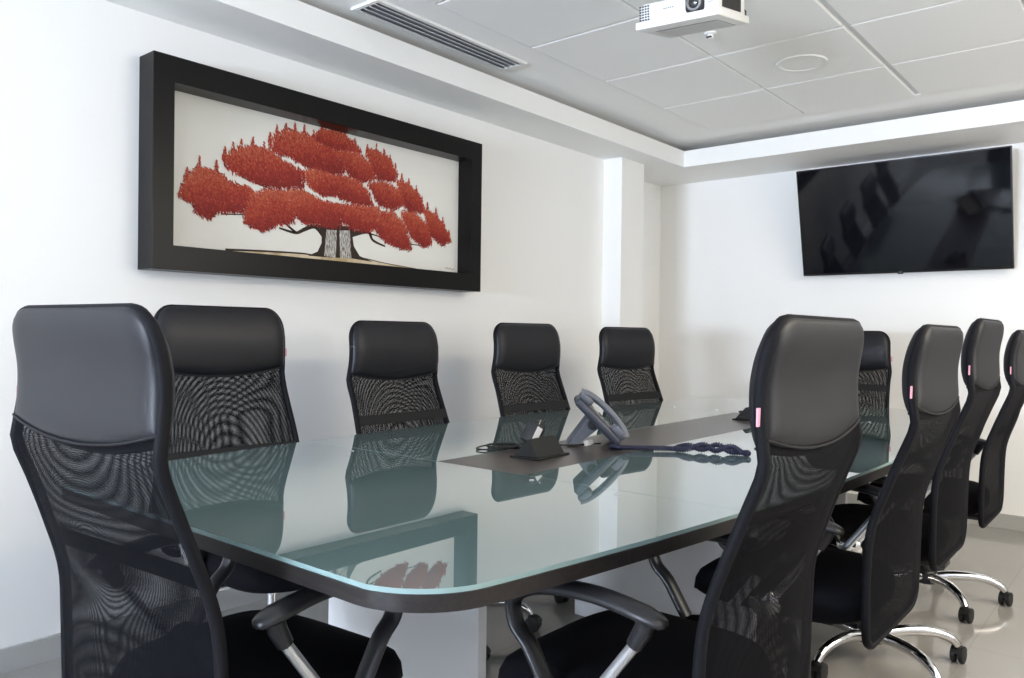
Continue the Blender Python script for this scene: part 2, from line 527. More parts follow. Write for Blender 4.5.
# ------------------------------------------------------------------ framed painting
FX0, FX1 = LX + .001, -2.78
oy0, oy1, oz0, oz1 = 1.337, 3.076, 1.332, 2.104
iy0, iy1, iz0, iz1 = 1.416, 2.998, 1.421, 2.010
pic = thing('framed_painting', 'long black framed painting of a red leafed tree on the left wall', 'painting', (LX, (oy0 + oy1) / 2, oz0))
off = -Vector(pic.location)
def rect_ring(mb, x0, x1):
    O = [(oy0, oz0), (oy1, oz0), (oy1, oz1), (oy0, oz1)]
    I = [(iy0, iz0), (iy1, iz0), (iy1, iz1), (iy0, iz1)]
    V = {}
    for nm, L in (('O', O), ('I', I)):
        for xx, s in ((x0, 'a'), (x1, 'b')):
            V[nm + s] = [mb.bm.verts.new(Vector((xx, y, z)) + off) for y, z in L]
    for k in range(4):
        j = (k + 1) % 4
        mb.bm.faces.new((V['Ob'][k], V['Ob'][j], V['Ib'][j], V['Ib'][k]))
        mb.bm.faces.new((V['Oa'][k], V['Ia'][k], V['Ia'][j], V['Oa'][j]))
        mb.bm.faces.new((V['Oa'][k], V['Oa'][j], V['Ob'][j], V['Ob'][k]))
        mb.bm.faces.new((V['Ia'][k], V['Ib'][k], V['Ib'][j], V['Ia'][j]))
b = MB(); rect_ring(b, FX0, FX1)
bmesh.ops.bevel(b.bm, geom=list(b.bm.edges), offset=.0015, segments=1, affect='EDGES')
b.build('frame', M['frame'], pic, smooth=0)

CLUSTERS = {
    'c1': [(1.479, 1.619), (1.519, 1.703), (1.56, 1.741), (1.646, 1.731), (1.685, 1.705), (1.791, 1.688), (1.811, 1.632), (1.737, 1.589), (1.647, 1.578), (1.604, 1.548), (1.553, 1.558), (1.536, 1.595)],
    'c2': [(1.773, 1.66), (1.848, 1.696), (1.937, 1.701), (1.999, 1.622), (1.989, 1.577), (1.909, 1.559), (1.841, 1.52), (1.756, 1.55)],
    'c3': [(1.663, 1.791), (1.707, 1.831), (1.789, 1.863), (1.866, 1.861), (1.946, 1.823), (2.039, 1.795), (2.04, 1.733), (1.907, 1.71), (1.81, 1.716), (1.717, 1.743), (1.677, 1.752)],
    'c4': [(1.866, 1.869), (1.895, 1.926), (1.944, 1.962), (2.047, 1.965), (2.112, 1.942), (2.201, 1.923), (2.259, 1.859), (2.248, 1.82), (2.158, 1.814), (2.049, 1.823), (1.966, 1.853), (1.915, 1.852)],
    'c5': [(2.079, 1.954), (2.133, 2.001), (2.223, 2.01), (2.305, 1.979), (2.353, 1.941), (2.247, 1.931), (2.156, 1.923)],
    'c6': [(2.201, 1.923), (2.317, 1.935), (2.415, 1.895), (2.436, 1.831), (2.367, 1.807), (2.295, 1.818), (2.236, 1.864)],
    'c7': [(2.377, 1.955), (2.439, 1.967), (2.516, 1.942), (2.574, 1.872), (2.556, 1.84), (2.454, 1.83), (2.403, 1.902)],
    'c8': [(2.039, 1.804), (2.114, 1.825), (2.226, 1.807), (2.238, 1.744), (2.227, 1.724), (2.137, 1.711), (2.061, 1.745)],
    'c9': [(2.214, 1.814), (2.319, 1.812), (2.392, 1.767), (2.423, 1.703), (2.321, 1.7), (2.227, 1.715)],
    'c10': [(2.392, 1.805), (2.492, 1.824), (2.597, 1.796), (2.625, 1.74), (2.545, 1.7), (2.455, 1.717)],
    'c11': [(2.57, 1.842), (2.637, 1.842), (2.72, 1.794), (2.758, 1.716), (2.652, 1.703), (2.598, 1.756)],
    'c12': [(1.937, 1.701), (2.029, 1.723), (2.115, 1.69), (2.227, 1.678), (2.251, 1.597), (2.206, 1.577), (2.117, 1.582), (2.031, 1.581), (1.978, 1.637)],
    'c13': [(2.204, 1.684), (2.321, 1.69), (2.455, 1.698), (2.47, 1.602), (2.395, 1.581), (2.298, 1.584), (2.24, 1.615)],
    'c14': [(2.456, 1.679), (2.546, 1.69), (2.626, 1.64), (2.669, 1.523), (2.601, 1.517), (2.496, 1.547), (2.45, 1.581)],
    'c15': [(2.598, 1.696), (2.68, 1.707), (2.779, 1.647), (2.81, 1.567), (2.753, 1.541), (2.668, 1.584)],
    'c16': [(2.75, 1.726), (2.822, 1.714), (2.897, 1.66), (2.943, 1.59), (2.883, 1.563), (2.794, 1.607)],
}
TUFTS = {
    'c1': [(1.51, 1.725), (1.56, 1.775), (1.631, 1.772), (1.585, 1.737)],
    'c3': [(1.666, 1.832), (1.701, 1.855), (1.737, 1.873), (1.789, 1.893), (1.84, 1.883)],
    'c4': [(1.869, 1.929), (1.9, 1.966), (1.944, 1.983), (1.989, 1.992), (2.036, 1.995)],
    'c5': [(2.09, 1.983), (2.133, 2.015), (2.189, 2.019), (2.257, 2.017), (2.316, 1.991)],
    'c7': [(2.389, 1.977), (2.444, 1.991), (2.49, 1.976), (2.529, 1.954), (2.563, 1.92)],
    'c11': [(2.604, 1.877), (2.65, 1.86), (2.7, 1.832), (2.74, 1.786)],
    'c16': [(2.778, 1.76), (2.836, 1.743), (2.887, 1.701), (2.933, 1.642)],
}
STROKES = {
    'mound': [(1.675, 1.434), (1.851, 1.443), (2.033, 1.449), (2.118, 1.447), (2.348, 1.456), (2.497, 1.443), (2.712, 1.43), (2.658, 1.38), (1.757, 1.392)],
    'trunk': [(2.117, 1.582), (2.135, 1.548), (2.135, 1.503), (2.114, 1.464), (2.065, 1.442), (2.163, 1.443), (2.3, 1.449), (2.427, 1.443), (2.348, 1.464), (2.314, 1.506), (2.306, 1.547), (2.322, 1.596)],
    'b1': [(2.144, 1.54), (2.099, 1.573), (2.042, 1.552), (2.0, 1.534), (1.919, 1.546)],
    'b2': [(2.0, 1.536), (1.945, 1.57)],
    'b3': [(2.303, 1.558), (2.395, 1.581), (2.425, 1.544), (2.501, 1.522)],
    'b4': [(2.39, 1.575), (2.475, 1.564)],
    'b5': [(1.656, 1.572), (1.774, 1.583)],
    'b6': [(1.81, 1.716), (1.897, 1.698)],
    'b7': [(2.628, 1.549), (2.752, 1.547)],
    'b8': [(2.391, 1.824), (2.296, 1.771), (2.093, 1.723)],
    'light': [(2.161, 1.565), (2.149, 1.447), (2.212, 1.445), (2.217, 1.568)],
    'light2': [(2.231, 1.569), (2.237, 1.445), (2.3, 1.451), (2.289, 1.575)],
    'sig': [(2.906, 1.444), (2.921, 1.452), (2.928, 1.443), (2.943, 1.451), (2.955, 1.443), (2.973, 1.449)],
}

cm = [M['canvas']] + [M['leaf%d' % i] for i in range(6)] + [M['bark'], M['barklight'], M['earth'], M['ink']]
b = MB()
CXP = -2.8752
def P3(y, z, lift):
    return Vector((CXP + lift, y, z)) + off
b.box(Vector((LX + .004, iy0 - .01, iz0 - .01)) + off, Vector((CXP, iy1 + .01, iz1 + .01)) + off, mi=0)
def flat_poly(pts, lift, mi):
    f = b.bm.faces.new([b.bm.verts.new(P3(y, z, lift)) for y, z in pts])
    f.material_index = mi
def stroke(pts, w, lift, mi, taper=True):
    pts = [p for p in smooth_path([(y, z, 0) for y, z in pts], 5)] if len(pts) > 2 else [Vector((y, z, 0)) for y, z in pts]
    for i in range(len(pts) - 1):
        p, q = pts[i], pts[i + 1]
        d = (q - p).normalized()
        nn = Vector((-d.y, d.x, 0))
        wa = w * (1 - .75 * i / len(pts)) if taper else w
        wb = w * (1 - .75 * (i + 1) / len(pts)) if taper else w
        flat_poly([(v.x, v.y) for v in (p - nn * wa, q - nn * wb, q + nn * wb, p + nn * wa)], lift, mi)
md = STROKES['mound']
flat_poly([(y, max(z, iz0 - .008)) for y, z in md], .0002, 9)
stroke(md[:7], .0045, .0004, 7)
flat_poly(STROKES['trunk'], .0005, 7)
flat_poly(STROKES['light'], .0007, 8)
flat_poly(STROKES['light2'], .0007, 8)
for k, w in (('b1', .013), ('b2', .006), ('b3', .012), ('b4', .004), ('b5', .003), ('b6', .003), ('b7', .003), ('b8', .003)):
    stroke(STROKES[k], w, .0006, 7)
stroke(STROKES['sig'], .0012, .0004, 10, False)

def inside(p, poly):
    c = False
    j = len(poly) - 1
    for i in range(len(poly)):
        yi, zi = poly[i]
        yj, zj = poly[j]
        if (zi > p[1]) != (zj > p[1]) and p[0] < (yj - yi) * (p[1] - zi) / (zj - zi) + yi:
            c = not c
        j = i
    return c
rnd = random.Random(3)
def leaf(y, z, L, ang, lift, mi):
    d = (math.cos(ang), math.sin(ang))
    w = L * .28
    flat_poly([(y - d[0] * L, z - d[1] * L), (y - d[1] * w, z + d[0] * w), (y + d[0] * L, z + d[1] * L), (y + d[1] * w, z - d[0] * w)], lift, mi)
order = ['c5', 'c7', 'c4', 'c6', 'c11', 'c10', 'c9', 'c8', 'c3', 'c16', 'c15', 'c14', 'c13', 'c12', 'c1', 'c2']
lift = .0009
for key in order:
    poly = CLUSTERS[key]
    ys = [p[0] for p in poly]
    zs = [p[1] for p in poly]
    cy, cz = sum(ys) / len(ys), sum(zs) / len(zs)
    shr = [(cy + (y - cy) * .93, cz + (z - cz) * .93) for y, z in poly]
    flat_poly(shr, lift, 2)
    side = 1 if cy > 2.16 else -1
    lean = PI / 2 - side * .45 if cz > 1.75 else PI / 2 - side * .62
    # soft outline: leaves crowded along the border
    n = len(poly)
    for i in range(n):
        (ya, za), (yb, zb) = poly[i], poly[(i + 1) % n]
        m = max(4, int(math.hypot(yb - ya, zb - za) / .0038))
        for k in range(m):
            t = (k + rnd.random()) / m
            up = (za + zb) / 2 > cz
            leaf(ya + (yb - ya) * t + rnd.gauss(0, .004), za + (zb - za) * t + rnd.gauss(0, .004), rnd.uniform(.006, .013),
                 lean + rnd.gauss(0, .45), lift + rnd.uniform(.0001, .0003), rnd.choice((1, 2, 3, 6) if not up else (2, 3, 3, 4)))
    area = (max(ys) - min(ys)) * (max(zs) - min(zs))
    k = 0
    target = int(area * 36000)
    tries = 0
    while k < target and tries < target * 5:
        tries += 1
        y, z = rnd.uniform(min(ys), max(ys)), rnd.uniform(min(zs), max(zs))
        if not inside((y, z), poly):
            continue
        k += 1
        h = (z - min(zs)) / (max(zs) - min(zs)) + .35 * side * (y - cy) / (max(ys) - min(ys)) + rnd.gauss(0, .22)
        mi = 1 if h < .15 else 6 if h < .30 else 2 if h < .45 else 3 if h < .66 else 4 if h < .92 else 5
        leaf(y, z, rnd.uniform(.0045, .0095), lean + rnd.gauss(0, .5), lift + rnd.uniform(.0003, .0007), mi)
    for ty, tz in TUFTS.get(key, ()):
        lows = [p for p in poly]
        by = min(lows, key=lambda p: abs(p[0] - ty) + abs(p[1] - tz) * .6)
        byy, bzz = ty - .3 * (ty - by[0]), min(by[1], tz - .03)
        tz += .012
        hgt = max(.06, tz - bzz)
        for q in range(60):
            t = rnd.random() ** .8
            wv = .014 * (1 - t) + .0015
            leaf(ty + side * -.004 * t + rnd.uniform(-1, 1) * wv, tz - hgt * (1 - t) - .005, rnd.uniform(.005, .010) * (1.1 - .4 * t),
                 lean + rnd.gauss(0, .5), lift + rnd.uniform(.0003, .0007), rnd.choice((2, 3, 3, 4, 4)) if t < .8 else rnd.choice((3, 4)))
    lift += .00005
b.build('canvas', cm, pic, smooth=0, normals=False)

# ------------------------------------------------------------------ conference table
TCX, TY0, TY1, TR = -1.445, .75, 4.45, .13
def half_w(y):
    w = .81 - .11 * ((y - 2.6) / 1.55) ** 2
    for e in (y - TY0, TY1 - y):
        if e < TR:
            e = max(e, 0)
            w -= TR - math.sqrt(max(0, TR * TR - (TR - e) ** 2))
    return w
def ysamples(a, c):
    ys = set([a, c])
    n = 40
    for k in range(n + 1):
        ys.add(a + (c - a) * k / n)
    for e, s in ((TY0, 1), (TY1, -1)):
        for k in range(13):
            yy = e + s * TR * (1 - math.cos(PI / 2 * k / 12))
            if a <= yy <= c:
                ys.add(yy)
    return sorted(ys)
def slab(a, c, xl, xr, z0, z1, name, mats, mi_side=None, bevel=0):
    b = MB()
    ys = ysamples(a, c)
    poly = [(xr(y), y, z0) for y in ys] + [(xl(y), y, z0) for y in reversed(ys)]
    out = []
    for p in poly:
        if not out or (Vector(p) - Vector(out[-1])).length > 1e-5:
            out.append(p)
    b.prism([Vector(p) - Vector((TCX, 2.6, 0)) for p in out], (0, 0, z1 - z0), 0, mi_side)
    return b.build(name, mats, table, smooth=30)
table = thing('conference_table', 'long boat shaped conference table with frosted glass top and dark edge', 'table', (TCX, 2.6, 0))
L_ = lambda y: TCX - half_w(y)
R_ = lambda y: TCX + half_w(y)
slab(TY0, TY1, L_, R_, .7155, .7418, 'tabletop', M['wenge'])
g = .0012
SL, SR, YA, YB = -1.605, -1.290, 1.60, 3.60
gm = [M['glass'], M['glass_edge']]
e_ = .0025
slab(TY0 + .002, YA - g, lambda y: L_(y) + e_, lambda y: R_(y) - e_, .7420, .750, 'glass_panel', gm, 1)
slab(YB + g, TY1 - .002, lambda y: L_(y) + e_, lambda y: R_(y) - e_, .7420, .750, 'glass_panel', gm, 1)
slab(YA + g, YB - g, lambda y: L_(y) + e_, lambda y: SL - g, .7420, .750, 'glass_panel', gm, 1)
slab(YA + g, YB - g, lambda y: SR + g, lambda y: R_(y) - e_, .7420, .750, 'glass_panel', gm, 1)
slab(YA + g, YB - g, lambda y: SL, lambda y: SR, .7420, .7495, 'center_panel', M['runner'])
for x, y in ((-.975, 1.555), (-1.93, 1.555), (-1.005, 3.65), (-1.95, 3.65), (-1.72, 3.66), (-1.23, 1.56)):
    b = MB(); b.lathe([(.007, .7495), (.007, .7512), (.005, .7522), (.001, .7524)], 14, mat=Matrix.Translation((x - TCX, y - 2.6, 0))); b.build('glass_stud', M['chrome'], table)
for y, x0, x1 in ((1.30, -1.705, -1.170), (2.59, -1.815, -1.075), (3.88, -1.72, -1.17)):
    b = MB(); b.box((x0 - TCX, y - 2.6, 0), (x1 - TCX, y - 2.6 + .03, .7153), bevel=.002, seg=1); b.build('pedestal', M['pedestal'], table, smooth=0)

# ------------------------------------------------------------------ office chair (faces +y, origin on the floor under the column)
PY = [(.39, -.236), (.46, -.238), (.60, -.240), (.70, -.248), (.80, -.280), (.88, -.310), (.945, -.334), (.985, -.330), (1.03, -.325), (1.08, -.326), (1.168, -.342)]
HW = [(.39, .212), (.45, .234), (.60, .242), (.75, .234), (.88, .226), (.955, .227), (1.01, .223), (1.08, .221), (1.165, .216)]
ZB, ZT = .405, 1.168
def py(z):
    return interp(PY, z)
def hwid(z):
    return interp(HW, z)

def make_chair():
    t = thing('office_chair', '', 'chair')
    # seat
    b = MB()
    n = 56
    prof = [(.02, .405), (.55, .403), (.90, .406), (.975, .420), (1., .446), (.985, .474), (.94, .492), (.85, .500), (.6, .503), (.3, .5035), (.02, .5035)]
    rings = []
    for s, z in prof:
        ring = []
        for k in range(n):
            a = 2 * PI * k / n
            ca, sa = math.cos(a), math.sin(a)
            ex = 2 / 3.6
            x = .228 * s * math.copysign(abs(ca) ** ex, ca)
            y = .02 + .242 * s * math.copysign(abs(sa) ** ex, sa)
            zz = z - .045 * max(0, (y - .08) / .18) ** 2 * (1 if z > .44 else .3)
            ring.append(b.bm.verts.new((x, y, zz)))
        rings.append(ring)
    for A, B in zip(rings, rings[1:]):
        for k in range(n):
            b.bm.faces.new((A[k], A[(k + 1) % n], B[(k + 1) % n], B[k]))
    b.bm.faces.new(list(reversed(rings[0]))); b.bm.faces.new(rings[-1])
    b.build('seat', M['seat'], t, smooth=60)

    # back: bent tube frame
    path = []
    def side(sx):
        return [(sx * hwid(z), py(z), z) for z in [.46 + (1.10 - .46) * k / 26 for k in range(27)]]
    right = side(1)
    left = list(reversed(side(-1)))
    def corner(cz, sz, n=7):
        pts = []
        return pts
    rt = .055
    top = []
    for k in range(1, 9):
        a = PI / 2 * k / 8
        z = 1.10 + (ZT - 1.10) * math.sin(a)
        x = (hwid(1.10) - rt) + rt * math.cos(a)
        top.append((x, py(z), z))
    topl = [(-x, y, z) for x, y, z in reversed(top)]
    bot = []
    for k in range(1, 9):
        a = PI / 2 * k / 8
        z = .46 - (.46 - ZB) * math.sin(a)
        x = (hwid(.46) - .06) + .06 * math.cos(a)
        bot.append((x, py(z), z))
    botl = [(-x, y, z) for x, y, z in reversed(bot)]
    botl_desc = [(-x, y, z) for x, y, z in bot]          # going down on the left
    bot_up = list(reversed(bot))                        # going up on the right
    loop = right + top + topl + left + botl_desc + bot_up
    b = MB(); b.tube(loop, .0105, 8, closed=True); b.build('back_frame', M['edge'], t, smooth=70)

    # two see-through cloth layers
    z_hi = .972
    def lay(front):
        def xyz(u, v):
            z = ZB + .004 + (z_hi + (0 if front else .026) - ZB - .004) * v
            h = hwid(z) - .004
            if z < .46:
                q = (.46 - z) / (.46 - ZB)
                h = (hwid(.46) - .06) + .06 * math.sqrt(max(0, 1 - q * q)) - .004
            x = (2 * u - 1) * h
            bul = (1 - (2 * u - 1) ** 2)
            y = py(z) + (.006 if front else -.007 - .026 * bul * min(1, (z - ZB) / .12) * min(1, max(0, (.975 - z) / .16)))
            return Vector((x, y, z))
        return xyz
    f_, r_ = lay(True), lay(False)
    def uvf(u, v):
        p = f_(u, v); return (p.x, p.z * 1.03)
    def uvr(u, v):
        p = r_(u, v); return (p.x * 1.035 + .05 * p.x * (p.z - .6), p.z * 1.055 + .32 * p.x * p.x + .10 * (p.z - .75) ** 2)
    b = MB(); b.grid(f_, 24, 34, uvfn=uvf); b.build('front_mesh', M['mesh'], t, smooth=80)
    b = MB(); b.grid(r_, 24, 34, uvfn=uvr); b.build('rear_mesh', M['mesh'], t, smooth=80)

    # lumbar strap across the front cloth
    b = MB()
    def st(u, v, off):
        z = .782 + .036 * v
        return Vector(((2 * u - 1) * (hwid(z) - .002), py(z) + off, z))
    b.grid(lambda u, v: st(u, v, .011), 16, 3); b.grid(lambda u, v: st(u, v, .007), 16, 3)
    b.build('lumbar_strap', M['strap'], t, smooth=80)

    # headrest: padded leather with dipped lower edge
    b = MB()
    NU, NV = 36, 22
    def zlow(x):
        return .972 - .030 * (1 - (x / .222) ** 2)
    def shape(u, v, s):
        w = 2 * u - 1
        # outline column: half width shrinks in the top corners
        x = w * .221
        r = .058
        ax = abs(x)
        ztop = ZT + .006
        if ax > .221 - r:
            q = (ax - (.221 - r)) / r
            ztop = ZT + .006 - r * (1 - math.sqrt(max(0, 1 - q * q)))
        zl = zlow(x) + (.014 if s < 0 else 0)
        z = zl + (ztop - zl) * v
        sc = (hwid(z) + .003) / .221
        ed = min(1, (1 - abs(w)) / .22)
        ev = min(1, min(v, 1 - v) / .28 + .0)
        pad = (math.sqrt(max(0, 1 - (1 - ed) ** 2))) * (math.sqrt(max(0, 1 - (1 - ev) ** 2)))
        y = py(z) + (.009 + .019 * pad if s > 0 else -.008 - .011 * pad)
        return Vector((x * sc, y, z))
    A = b.grid(lambda u, v: shape(u, v, 1), NU, NV)
    B = b.grid(lambda u, v: shape(u, v, -1), NU, NV)
    ring = lambda G: [G[0][i] for i in range(NU)] + [G[j][NU] for j in range(NV)] + [G[NV][i] for i in range(NU, 0, -1)] + [G[j][0] for j in range(NV, 0, -1)]
    ra, rb = ring(A), ring(B)
    for k in range(len(ra)):
        j = (k + 1) % len(ra)
        b.bm.faces.new((ra[k], ra[j], rb[j], rb[k]))
    hr = b.build('headrest', M['leather'], t, smooth=75)
    b = MB()
    for s in (1, -1):
        pts = []
        for k in range(25):
            p = shape(k / 24, .012, s)
            p.y += s * .001
            pts.append(p)
        b.tube(pts, .0028, 6)
    b.build('seam', M['piping'], hr, smooth=70)
    b = MB()
    z = 1.022
    b.box((-hwid(z) - .018, py(z) - .004, z - .014), (-hwid(z) + .004, py(z) - .001, z + .014))
    b.build('brand_tag', M['tag'], hr, smooth=0)

    # arms
    for s in (1, -1):
        b = MB()
        ap = smooth_path([(-.190, .655), (-.150, .666), (-.06, .677), (.03, .672), (.092, .655), (.124, .626), (.116, .585), (.085, .555), (.052, .505), (.025, .462)], 4)
        pts = [(s * (.256 + .004 * math.sin(k)), p.x, p.y) for k, p in enumerate(ap)]
        pts = [(s * .256, p.x, p.y) for p in ap]
        nP = len(pts)
        rr = []
        for k in range(nP):
            f = k / (nP - 1)
            rr.append(.0135 * (.35 + .65 * math.sqrt(min(1, f * 9))) if f < .45 else .0135 - .003 * min(1, (f - .45) / .15))
        b.tube(pts, rr, 12, flat=1.95, up=(1, 0, 0))
        b.build('armrest', M['plastic'], t, smooth=60)
        b = MB(); b.tube([(s * .256, -.139, .619), (s * .256, -.012, .448)], .0105, 14); at = b.build('arm_tube', M['satin'], t)
        b = MB(); b.tube([(s * .256, -.154, .655), (s * .256, -.149, .639), (s * .256, -.133, .611)], [.0165, .0165, .0145], 14); b.build('arm_collar', M['plastic'], at)
        b = MB(); b.lathe([(.044, 0), (.044, .008), (.040, .020), (.029, .031), (.014, .038), (.002, .040)], 28, mat=Matrix.Translation((s * .242, 0, .452)) @ Matrix.Rotation(s * PI / 2, 4, 'Y')); b.build('arm_cap', M['chrome'], t)

    # mechanism, column, base
    b = MB(); b.box((-.09, -.12, .365), (.09, .11, .406), bevel=.012)
    b.box((-.04, -.235, .372), (.04, -.10, .392), bevel=.004)
    mech = b.build('seat_mechanism', M['plastic'], t)
    b = MB(); b.tube([(.08, .03, .385), (.20, .03, .383), (.245, .04, .378)], .006, 8); lv = b.build('tilt_lever', M['chrome'], mech)
    b = MB(); b.lathe([(.028, .07), (.031, .09), (.031, .25), (.027, .255)], 20); gc = b.build('gas_column', M['plastic'], t)
    b = MB(); b.lathe([(.016, .25), (.016, .37)], 20); b.build('piston', M['chrome'], gc)
    b = MB(); b.lathe([(.030, .066), (.044, .072), (.046, .10), (.040, .122), (.032, .128)], 24); b.build('base_hub', M['plastic'], t)
    for k in range(5):
        b = MB()
        lp = smooth_path([(.035, 0, .096), (.10, 0, .108), (.18, 0, .110), (.24, 0, .100), (.278, 0, .082), (.296, 0, .062)], 4)
        nn = len(lp)
        b.tube(lp, [.021 - .008 * i / (nn - 1) for i in range(nn)], 12)
        lg_ = b.build('base_leg', M['chrome'], t, smooth=60)
        lg_.rotation_euler = (0, 0, math.radians(-68.5 + 72 * k))
        b = MB()
        for sy in (-1, 1):
            m_ = Matrix.Translation((.012, sy * .013, .0275)) @ Matrix.Rotation(PI / 2, 4, 'X')
            b.lathe([(.020, -.009), (.0265, -.007), (.0275, 0), (.0265, .007), (.020, .009)], 22, mat=m_)
        b.tube([(0, 0, .066), (.001, 0, .045), (.008, 0, .03)], [.010, .012, .008], 10)
        hood = [(.012 + .031 * math.cos(a), -.006, .0275 + .031 * math.sin(a)) for a in [PI * .1 + PI * .8 * q / 10 for q in range(11)]]
        hood += [(.012 + .020 * math.cos(a), -.006, .0275 + .020 * math.sin(a)) for a in [PI * .9 - PI * .8 * q / 10 for q in range(11)]]
        b.prism([(p[0], -.019, p[2]) for p in hood], (0, .038, 0))
        b.build('caster', M['rubber'], lg_, smooth=50, loc=(.296, 0, 0))
    return t

def copy_tree(o, parent=None):
    c = o.copy()
    COL.objects.link(c)
    if parent is not None:
        c.parent = parent
    for ch in list(o.children):
        copy_tree(ch, c)
    return c

proto = make_chair()
CHAIRS = [
    # hub x, y, rz deg, lift of the back, strap z, label
    (-1.362, .864, 4.4, -.022, .757, 'black mesh office chair at the near end of the table with a glinting grey headrest'),
    (-2.100, 1.390, -93., .018, .70, 'black mesh office chair by the left wall, nearest below the left end of the painting'),
    (-2.050, 2.130, -90., -.018, .80, 'black mesh office chair by the left wall, below the middle of the red tree painting'),
    (-2.030, 2.930, -93.5, -.012, .785, 'black mesh office chair by the left wall, just past the right end of the painting'),
    (-1.980, 3.720, -98., -.020, .80, 'black mesh office chair standing in front of the white wall pillar'),
    (-1.425, 4.390, 180., -.022, .86, 'black mesh office chair at the far end of the table, below the television'),
    (-.800, 1.380, 90., -.024, .757, 'nearest black office chair on the right side of the table, pink tag on headrest edge'),
    (-.780, 2.200, 90., -.026, .757, 'black office chair second along the right side, pink tag on its dark headrest'),
    (-.785, 2.900, 90., .004, .757, 'black office chair third along the right side of the table, taller than its neighbours'),
    (-.795, 3.765, 90., -.022, .757, 'black office chair at the far right, seen side on against the back wall'),
]
BASE_TURN = [20, 8, -14, 22, 0, 30, 10, 25, 16, 0]     # how far each star base is swivelled
ROLL = [40, 110, 20, 160, 70, 15, 95, 60, 84, 80]      # which way its casters point
ALL = [proto] + [copy_tree(proto) for _ in CHAIRS[1:]]
for i, (x, y, rz, dz, sz, lab) in enumerate(CHAIRS):
    c = ALL[i]
    c.location = (x, y, 0)
    c.rotation_euler = (0, 0, math.radians(rz))
    tag(c, lab, 'chair', 'mesh back office chairs around the conference table')
    for ch in c.children:
        nm = ch.name.split('.')[0]
        if nm == 'lumbar_strap':
            ch.location = (0, py(sz) - py(.80), sz - .80 + dz)
        elif nm == 'base_leg':
            ch.rotation_euler.z += math.radians(BASE_TURN[i])
            for g in ch.children:
                g.rotation_euler.z = math.radians(ROLL[i] - rz) - ch.rotation_euler.z
        elif nm in ('back_frame', 'front_mesh', 'rear_mesh', 'headrest'):
            ch.location.z += dz

# ------------------------------------------------------------------ things on the table
# desk phone: local x = the way it faces, y = away from the viewer, z up
TZ = .7505
ph = thing('desk_phone', 'blue grey desk phone with handset on a tilted stand, on the dark centre strip', 'phone', (-1.416, 2.276, TZ), math.atan2(.6, .8))
TH = math.radians(45.5)
ex = Vector((-math.cos(TH), 0, math.sin(TH)))     # up along the slab
en = Vector((math.sin(TH), 0, math.cos(TH)))      # out of the phone's face
def S(a, y, n):
    return Vector((0, y, .0215)) + ex * a + en * n
def slab_box(mb, a0, a1, y0, y1, n0, n1, bevel=0, mi=0, seg=2):
    mt = Matrix((( ex.x, 0, en.x, 0), (0, 1, 0, 0), (ex.z, 0, en.z, .0215), (0, 0, 0, 1)))
    vs = mb.box((a0, y0, n0), (a1, y1, n1), bevel=bevel, seg=seg, mi=mi)
    for v in vs:
        v.co = mt @ v.co
b = MB(); slab_box(b, 0, .198, -.098, .098, -.030, -.002, .011, seg=3); body = b.build('body', M['phone_dark'], ph, smooth=50)
b = MB(); slab_box(b, .004, .194, -.040, .095, -.004, .003, .003); face = b.build('face', M['phone_face'], ph)
b = MB(); slab_box(b, .132, .186, -.015, .085, .002, .005, .002); b.build('display', M['lcd'], face)
for r in range(4):
    for q in range(3):
        b = MB(); slab_box(b, .03 + r * .021, .043 + r * .021, -.005 + q * .024, .012 + q * .024, .002, .006, .0015, seg=1); b.build('key', M['phone_dark'], face)
# stand
b = MB()
A0, A1 = S(.132, 0, -.025), S(.080, 0, -.026)
foot0, foot1 = Vector((-.182, 0, .001)), Vector((-.150, 0, .001))
pr = [A0, A1, foot1, Vector((-.166, 0, .0003)), foot0]
b.prism([(p.x, -.072, p.z) for p in pr], (0, .144, 0))
bmesh.ops.bevel(b.bm, geom=list(b.bm.edges), offset=.004, segments=2, affect='EDGES')
stand = b.build('stand', M['phone'], ph, smooth=50)
b = MB(); b.lathe([(.017, -.004), (.017, .004), (.012, .006)], 20, mat=Matrix.Translation(S(.104, -.074, -.034)) @ Matrix.Rotation(PI / 2, 4, 'X')); b.build('hinge', M['dark'], stand)
# handset: arched bar with two cups
hp = [S(.004, -.070, .016), S(.020, -.070, .025), S(.055, -.070, .032), S(.102, -.070, .035), S(.152, -.070, .032), S(.185, -.070, .024), S(.205, -.070, .012)]
hp = smooth_path(hp, 5)
nh = len(hp)
rr = [.0115 + .0035 * (abs(2 * k / (nh - 1) - 1) ** 3) for k in range(nh)]
b = MB(); b.tube(hp, rr, 14, flat=2.1, up=(0, 1, 0))
hs = b.build('handset', M['phone'], ph, smooth=60)
b = MB(); slab_box(b, .002, .056, -.097, -.043, -.006, .026, .011, seg=3); b.build('mouthpiece', M['phone'], hs, smooth=60)
b = MB(); slab_box(b, .154, .207, -.097, -.043, -.004, .024, .011, seg=3); b.build('earpiece', M['phone'], hs, smooth=60)
